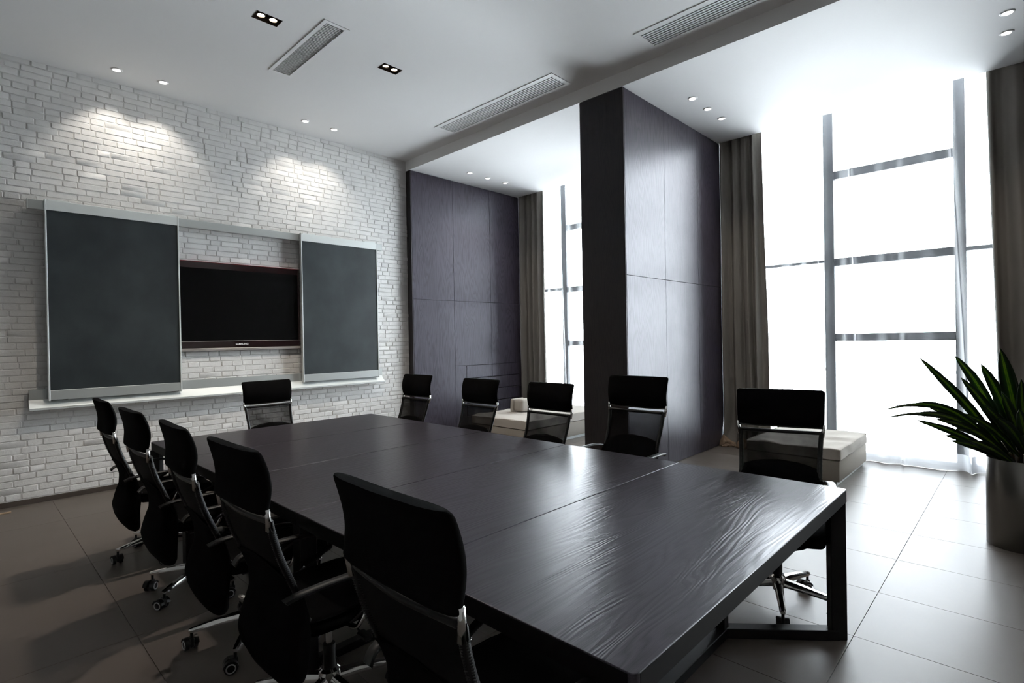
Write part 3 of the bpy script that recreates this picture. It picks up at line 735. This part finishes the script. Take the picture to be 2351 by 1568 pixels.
def board(x0, x1, lab, cap):
    yf, yb = 6.885, 6.925
    r_ = empty('chalkboard', ((x0 + x1) / 2, yb, 1.0), label=lab, category='blackboard', group='sliding chalkboards')
    iv = Matrix.Translation((-(x0 + x1) / 2, -yb, -1.0))
    def put(nm, bb, m_): o = bb.build(nm, m_, r_); o.matrix_parent_inverse = iv
    q = MB(); q.box(x0 + .012, yf + .007, 1.085, x1 - .012, yb, 2.88); put('writing_surface', q, M['chalk'])
    q = MB(); q.cbox(x0 + .008, yf + .001, 2.865, x1 - .008, yb, 2.962, .002); put('top_bar', q, M['alu_light'])
    q = MB(); q.cbox(x0 + .008, yf + .001, 1.002, x1 - .008, yb, 1.098, .002); put('bottom_bar', q, M['alu'])
    for xx in (x0, x1 - .014): q = MB(); q.cbox(xx, yf - .001, .996, xx + .014, yb + .004, 2.968, .002); put('side_frame', q, M['alu_light'])
    for xx in (x0 + .02, x1 - .16): q = MB(); q.cbox(xx, yf - .003, 1.0 if cap else 1.0, xx + .13, yf + .004, 1.004, .0008); put('seam_strip', q, M['dark'])
    q = MB(); q.cbox(x0 + .03, yf + .012, 2.962, x0 + .20, yb + .02, 2.974, .002); put('roller_guard', q, M['alu_light'])
    q = MB(); q.cbox(x1 - .20, yf + .012, 2.962, x1 - .03, yb + .02, 2.974, .002); put('roller_guard', q, M['alu_light'])
board(.615, 1.762, 'left dark chalkboard in aluminium frame overlapping the television', 0)
board(3.17, 4.318, 'right dark chalkboard in aluminium frame right of the television', 1)
tv = empty('television', (2.41, 6.96, 1.95), label='wall television with black screen and dark red bezel between the chalkboards', category='television')
ivv = Matrix.Translation((-2.41, -6.96, -1.95))
def tvp(nm, bb, m_, sm=False): o = bb.build(nm, m_, tv, sm); o.matrix_parent_inverse = ivv; return o
TX_0, TX_1, TZ0, TZ1 = 1.66, 3.166, 1.445, 2.487
q = MB(); q.cbox(TX_0, 6.944, TZ0 + .03, TX_1, 6.995, TZ1, .004); tvp('bezel', q, M['tv_bezel'])
q = MB(); q.box(TX_0 + .03, 6.9415, TZ0 + .115, TX_1 - .028, 6.946, TZ1 - .075); tvp('screen', q, M['tv_screen'])
q = MB(); q.cbox(TX_0 - .001, 6.943, TZ1 - .004, TX_1 + .001, 6.99, TZ1 + .004, .001); tvp('top_rim', q, M['tv_rim'])
q = MB(); q.cbox(TX_0, 6.941, TZ0 + .108, TX_1, 6.945, TZ0 + .113, .0008); tvp('screen_trim', q, M['tv_silver'])
q = MB(); q.cbox(TX_0, 6.938, TZ0 - .002, TX_1, 6.985, TZ0 + .030, .004); tvp('bottom_strip', q, M['tv_silver'])
q = MB(); q.box(2.2, 6.99, 1.7, 2.6, YW + .01, 2.2); tvp('wall_mount', q, M['black_steel'])
tc = bpy.data.curves.new('logo', 'FONT'); tc.body = 'SAMSUNG'; tc.size = .031; tc.extrude = .0008; tc.align_x = 'CENTER'; tc.align_y = 'CENTER'; tc.offset = .0012; tc.space_character = 1.05
lt = bpy.data.objects.new('letters', tc); COL.objects.link(lt); bpy.context.view_layer.update()
lme = bpy.data.meshes.new_from_object(lt.evaluated_get(bpy.context.evaluated_depsgraph_get())); bpy.data.objects.remove(lt); lme.materials.clear(); lme.materials.append(M['logo']); lg = link('logo', lme, tv)
lg.location = (2.432 - 2.41, 6.9425 - 6.96, TZ0 + .072 - 1.95); lg.rotation_euler = (PI / 2, 0, 0)

# ------------------------------------------------------------------ ceiling fittings
def spot(name, loc, power, size_deg, blend, col, rad=.03, tilt=None):
    ld = bpy.data.lights.new(name, 'SPOT'); ld.energy = power; ld.spot_size = math.radians(size_deg); ld.spot_blend = blend; ld.color = col; ld.shadow_soft_size = rad
    o = bpy.data.objects.new(name, ld); COL.objects.link(o); o.location = loc
    if tilt: o.rotation_euler = tilt
    return o
ringb = MB(); ringb.lathe([(.034, -.001), (.036, -.007), (.047, -.006), (.052, 0), (.050, .004), (.034, .004)], 28, close=True)
ring_m = ringb.mesh('trim_ring', M['metal_white'], 40)
lens = MB(); lens.lathe([(0.0005, -.003), (.02, -.004), (.034, -.0025), (.034, .004)], 24); lens_m = lens.mesh('lens', M['lamp_lens'], 40)
def downlight(x, y, z, lab, grp, power=14, cone=78, tilt=None, col=(1, .93, .84)):
    r_ = empty('downlight', (x, y, z), label=lab, category='ceiling light', group=grp)
    link('trim_ring', ring_m, r_); link('lens', lens_m, r_)
    l = spot('lamp', (0, 0, -.012), power, cone, .6, col, .025, tilt); l.parent = r_
G1 = 'small round downlights along the brick wall'
for x, y, lab in ((1.177, 6.646, 'round white downlight by the brick wall, leftmost of four'), (1.58, 6.629, 'round white downlight by the brick wall, second from the left'),
                  (3.117, 6.576, 'round white downlight by the brick wall, third from the left'), (3.508, 6.576, 'round white downlight by the brick wall, nearest the dark panelled bay')):
    downlight(x, y, ZC, lab, G1, 27, 88, (math.radians(12), 0, 0))
G2 = 'small round downlights in the bay ceilings'
for (x, y, lab) in ((5.732, 6.39, 'round downlight over the far bay, leftmost of its three'), (6.133, 6.399, 'round downlight over the far bay, middle of its three'), (6.539, 6.396, 'round downlight over the far bay, nearest its drape'),
                    (5.766, 2.682, 'round downlight above the middle timber divider side, farthest from the window'), (6.162, 2.681, 'round downlight above the middle timber divider side, middle of three'), (6.559, 2.681, 'round downlight above the middle timber divider side, nearest the drape'),
                    (5.75, .10, 'round downlight beside the frame edge, hidden third of the right trio'), (6.145, .10, 'round downlight at the top right corner, upper of the two seen'), (6.551, .114, 'round downlight at the top right corner, lower of the two seen')):
    if x < 5.751 and y < 1: continue
    downlight(x, y, ZB, lab, G2, 30, 90)
def twin(x0, y0, x1, y1, lab, lamps):
    cx, cy = (x0 + x1) / 2, (y0 + y1) / 2
    r_ = empty('recessed_spotlight', (cx, cy, ZC), label=lab, category='ceiling light', group='black twin spotlights in the main ceiling')
    hx, hy, d, t = (x1 - x0) / 2, (y1 - y0) / 2, .055, .003
    b = MB(); b.box(-hx, -hy, d, hx, hy, d + t)
    for s in (-1, 1):
        b.box(s * hx - t / 2, -hy, -.002, s * hx + t / 2, hy, d); b.box(-hx, s * hy - t / 2, -.002, hx, s * hy + t / 2, d)
    b.build('housing', M['lamp_box'], r_)
    for (lx, ly, mm_, pw) in lamps:
        q = MB(); q.lathe([(.0005, .012), (.018, .011), (.030, .014), (.030, .02)], 20, (lx, ly, 0)); q.build('bulb', M[mm_], r_, 40)
        q = MB(); q.lathe([(.031, .006), (.036, .008), (.037, .05), (.031, .05)], 20, (lx, ly, 0), close=True); q.build('bulb_ring', M['lamp_box'], r_, 40)
        if pw:
            l = spot('lamp', (lx, ly, .008), pw, 110, .7, (1, .89, .76)); l.parent = r_
twin(*boxes[0], 'black recessed twin spotlight with both lamps lit, left of the slatted return grille', [(-.052, 0, 'lamp_warm', 130), (.052, 0, 'lamp_warm', 130)])
twin(*boxes[1], 'black recessed twin spotlight with one dim lamp, right of the slatted return grille', [(-.052, 0, 'lamp_dim', 0), (.05, 0, 'lamp_warm', 170)])
def vent(x0, y0, x1, y1, kind, lab):
    cx, cy = (x0 + x1) / 2, (y0 + y1) / 2; hx, hy = (x1 - x0) / 2, (y1 - y0) / 2; fr_ = .034 if kind == 'short' else .045
    r_ = empty('air_vent', (cx, cy, ZC), label=lab, category='vent', group='ceiling air vents')
    b = MB()
    for (a0, b0, a1, b1) in ((-hx, -hy, hx, -hy + fr_), (-hx, hy - fr_, hx, hy), (-hx, -hy + fr_, -hx + fr_, hy - fr_), (hx - fr_, -hy + fr_, hx, hy - fr_)): b.box(a0, b0, -.006, a1, b1, .001)
    b.build('vent_frame', M['metal_white'], r_)
    b = MB(); b.box(-hx + .02, -hy + .02, .05, hx - .02, hy - .02, .058)
    for s in (-1, 1): b.box(s * (hx - .029) - .001, -hy + .03, .0, s * (hx - .029) + .001, hy - .03, .05); b.box(-hx + .03, s * (hy - .029) - .001, 0, hx - .03, s * (hy - .029) + .001, .05)
    b.build('duct_box', M['dark'], r_)
    if kind == 'short':
        b = MB(); n = 50; sp = (2 * hy - 2 * fr_) / n
        for k in range(n):
            y = -hy + fr_ + sp * (k + .5); b.box(-hx + fr_, y - sp * .2, .0, hx - fr_, y + sp * .2, .009)
        for xx in (0,): b.box(xx - .004, -hy + fr_, .012, xx + .004, hy - fr_, .02)
        b.build('fine_slats', M['slat'], r_, kind='stuff')
    else:
        n = 8; sp = (2 * hx - 2 * fr_) / n; sm_ = MB(); sm_.box(-.0095, -hy + fr_, -.001, .0095, hy - fr_, .002); sm_.box(.0075, -hy + fr_, -.001, .0095, hy - fr_, .022); me = sm_.mesh('slat', M['metal_white'])
        for k in range(n): link('slat', me, r_, (-hx + fr_ + sp * (k + .5), 0, 0))
vent(*vents[0], 'grey fine-slatted return grille in the ceiling between the twin spotlights')
vent(*vents[1], 'long white linear vent beside the ceiling step, over the far half of the table')
vent(*vents[2], 'long white linear vent beside the ceiling step, cut by the top edge of the picture')

# ------------------------------------------------------------------ potted plant
px, py, pr, ph_ = 5.19, .045, .185, .62
b = MB(); b.lathe([(0.001, .0), (pr - .004, .0), (pr, .006), (pr, ph_ - .004), (pr - .002, ph_), (pr - .006, ph_ - .002), (pr - .008, ph_ - .06), (.001, ph_ - .06)], 72)
pot = b.build('plant_pot', M['pot'], None, 35, label='tall brushed steel cylinder pot on the floor at the right edge', category='plant pot'); pot.location = (px, py, 0)
pl = empty('potted_plant', (px, py, ph_ - .06), label='green plant with long yellow-striped leaves growing in the steel pot', category='plant')
b = MB(); b.lathe([(.001, .022), (.08, .018), (pr - .012, .002), (pr - .012, .0005), (.001, .0005)], 32); b.build('soil', M['soil'], pl, 40)
for (sx, sy, hh) in ((0, 0, .16), (.05, .04, .12), (-.05, -.03, .13), (-.04, .05, .1)):
    b = MB(); b.tube([(sx, sy, 0), (sx * 1.1, sy * 1.1, hh * .5), (sx * 1.2, sy * 1.2, hh)], [.017, .015, .010], 8); b.build('stalk', M['stalk'], pl, True)
def leaf(base, tip, width, sag=.06, twist=0.0, fold=.25, bend=None):
    base, tip = Vector(base), Vector(tip); d = tip - base; ln = d.length
    n = 14; me = bpy.data.meshes.new('leaf'); vs_, fs_, uv = [], [], []
    hz = Vector((d.x, d.y, 0)); hz = hz.normalized() if hz.length > .02 else Vector((1, 0, 0))
    tocam = (Vector((0, 0, CAM_H)) - Vector((px, py, ph_))).normalized(); side0 = d.cross(tocam).normalized()
    pts = [base + d * (k / n) + Vector((0, 0, 1)) * sag * math.sin(PI * k / n) * ln + (Vector(bend) * math.sin(PI * k / n) if bend else Vector()) for k in range(n + 1)]
    for k, p in enumerate(pts):
        t = k / n; tg = (pts[min(k + 1, n)] - pts[max(k - 1, 0)]).normalized()
        sd = (side0 - tg * side0.dot(tg)).normalized(); nm = sd.cross(tg)
        an = twist * (.4 + .6 * t) * 1.1 - .15; s2 = sd * math.cos(an) + nm * math.sin(an); n2 = nm * math.cos(an) - sd * math.sin(an)
        w = width * 1.12 * (.35 + .65 * min(1, t * 2.2)) * (1 - max(0, (t - .5) / .5) ** 2.2) ** .8 * .5 + .0006
        for a in (-1, -.5, 0, .5, 1): vs_.append(p + s2 * w * a - n2 * fold * w * (1 - abs(a)) + n2 * .003 * math.sin(t * 23 + a * 2)); uv.append((.5 + a * .5, t))
    for k in range(n):
        for j in range(4): a = k * 5 + j; fs_.append((a, a + 1, a + 6, a + 5))
    me.from_pydata([tuple(q) for q in vs_], [], fs_); ul = me.uv_layers.new(name='UVMap')
    for lp in me.loops: ul.data[lp.index].uv = uv[lp.vertex_index]
    me.materials.append(M['leaf']); me.shade_smooth()
    o = link('leaf', me, pl); md = o.modifiers.new('s', 'SOLIDIFY'); md.thickness = .0016
LEAVES = []   # base offset, tip (world), width, sag, twist
LEAVES = [
    (-0.04, 0.06, 0.08, 4.562, 0.532, 1.346, 0.055, 0.03, 0.5),
    (-0.02, 0.05, 0.11, 5.02, 0.383, 1.346, 0.06, 0.1, 0.3),
    (-0.03, 0.03, 0.09, 4.658, 0.323, 1.211, 0.055, 0.06, 0.4),
    (-0.02, 0, 0.12000000000000001, 4.85, 0.232, 1.297, 0.062, 0.08, 0.2),
    (0, -0.02, 0.12000000000000001, 4.741, 0.13, 1.407, 0.085, 0.02, 0),
    (0.03, 0, 0.11, 5.397, 0.099, 1.222, 0.05, 0.05, -0.3),
    (-0.05, 0.06, 0.06, 4.358, 0.686, 1.007, 0.05, 0.16, 0.7),
    (-0.06, 0.05, 0.05, 4.19, 0.644, 0.978, 0.05, 0.12, 0.8),
    (-0.05, 0.07, 0.039999999999999994, 4.681, 0.567, 0.902, 0.045, 0.05, 0.4),
    (-0.07, 0.05, 0.030000000000000002, 4.607, 0.372, 0.792, 0.045, 0.04, 0.3),
    (-0.06, 0.03, 0.039999999999999994, 4.299, 0.421, 0.971, 0.05, 0.06, 0.5),
    (-0.08, 0.03, 0.030000000000000002, 4.435, 0.279, 0.835, 0.05, 0.03, 0.2),
    (-0.03, 0.07, 0.05, 4.936, 0.52, 0.961, 0.05, 0.14, 0.6),
    (-0.04, 0.08, 0.030000000000000002, 4.962, 0.438, 0.769, 0.05, 0.1, 0.3),
    (0.02, -0.03, 0.09999999999999999, 4.677, 0.032, 1.215, 0.06, 0.03, -0.2),
    (0.03, -0.03, 0.11, 5.273, -0.043, 1.27, 0.065, 0.05, 0.1),
    (0.05, -0.03, 0.09999999999999999, 5.111, -0.146, 1.339, 0.06, 0.06, 0),
    (0, 0.05, 0.09999999999999999, 5.369, 0.289, 1.042, 0.05, 0.08, 0.4),
    (0.02, 0.03, 0.09999999999999999, 5.35, 0.201, 1.131, 0.05, 0.05, 0.1),
    (-0.05, -0.02, 0.09999999999999999, 4.411, 0.197, 1.064, 0.05, 0.03, 0.3),
    (-0.06, 0.0, 0.08, 4.424, 0.292, 1.001, 0.045, 0.05, 0.5),
    (-0.02, -0.05, 0.09, 4.457, 0.041, 1.045, 0.06, 0.02, 0.1),
    (-0.02, -0.03, 0.09999999999999999, 4.538, 0.12, 1.139, 0.055, 0.03, -0.2),
    (0.02, -0.06, 0.08, 4.673, -0.075, 1.058, 0.05, 0.05, 0.2),
    (0.05, -0.07, 0.039999999999999994, 5.054, -0.2, 0.8, 0.05, 0.1, 0.3),
    (-0.01, -0.07, 0.06, 4.368, 0.023, 0.901, 0.05, 0.06, 0.3),
    (-0.04, -0.04, 0.08, 4.365, 0.137, 0.994, 0.05, 0.05, 0.0),
    (-0.07, 0.04, 0.05, 4.531, 0.343, 0.884, 0.045, 0.08, 0.5),
]
for (bx, by, bz, tx, ty_, tz_, w, sg, tw) in LEAVES:
    leaf((bx, by, bz), (tx - px, ty_ - py, tz_ - (ph_ - .06)), w, sg, tw)

# ------------------------------------------------------------------ small strip on the floor near the left edge
b = MB(); b.cbox(.18, 6.765, 0, .325, 6.79, .012, .002); b.build('wood_strip', M['debris'], label='small light wooden strip lying on the floor by the left edge', category='wood strip')
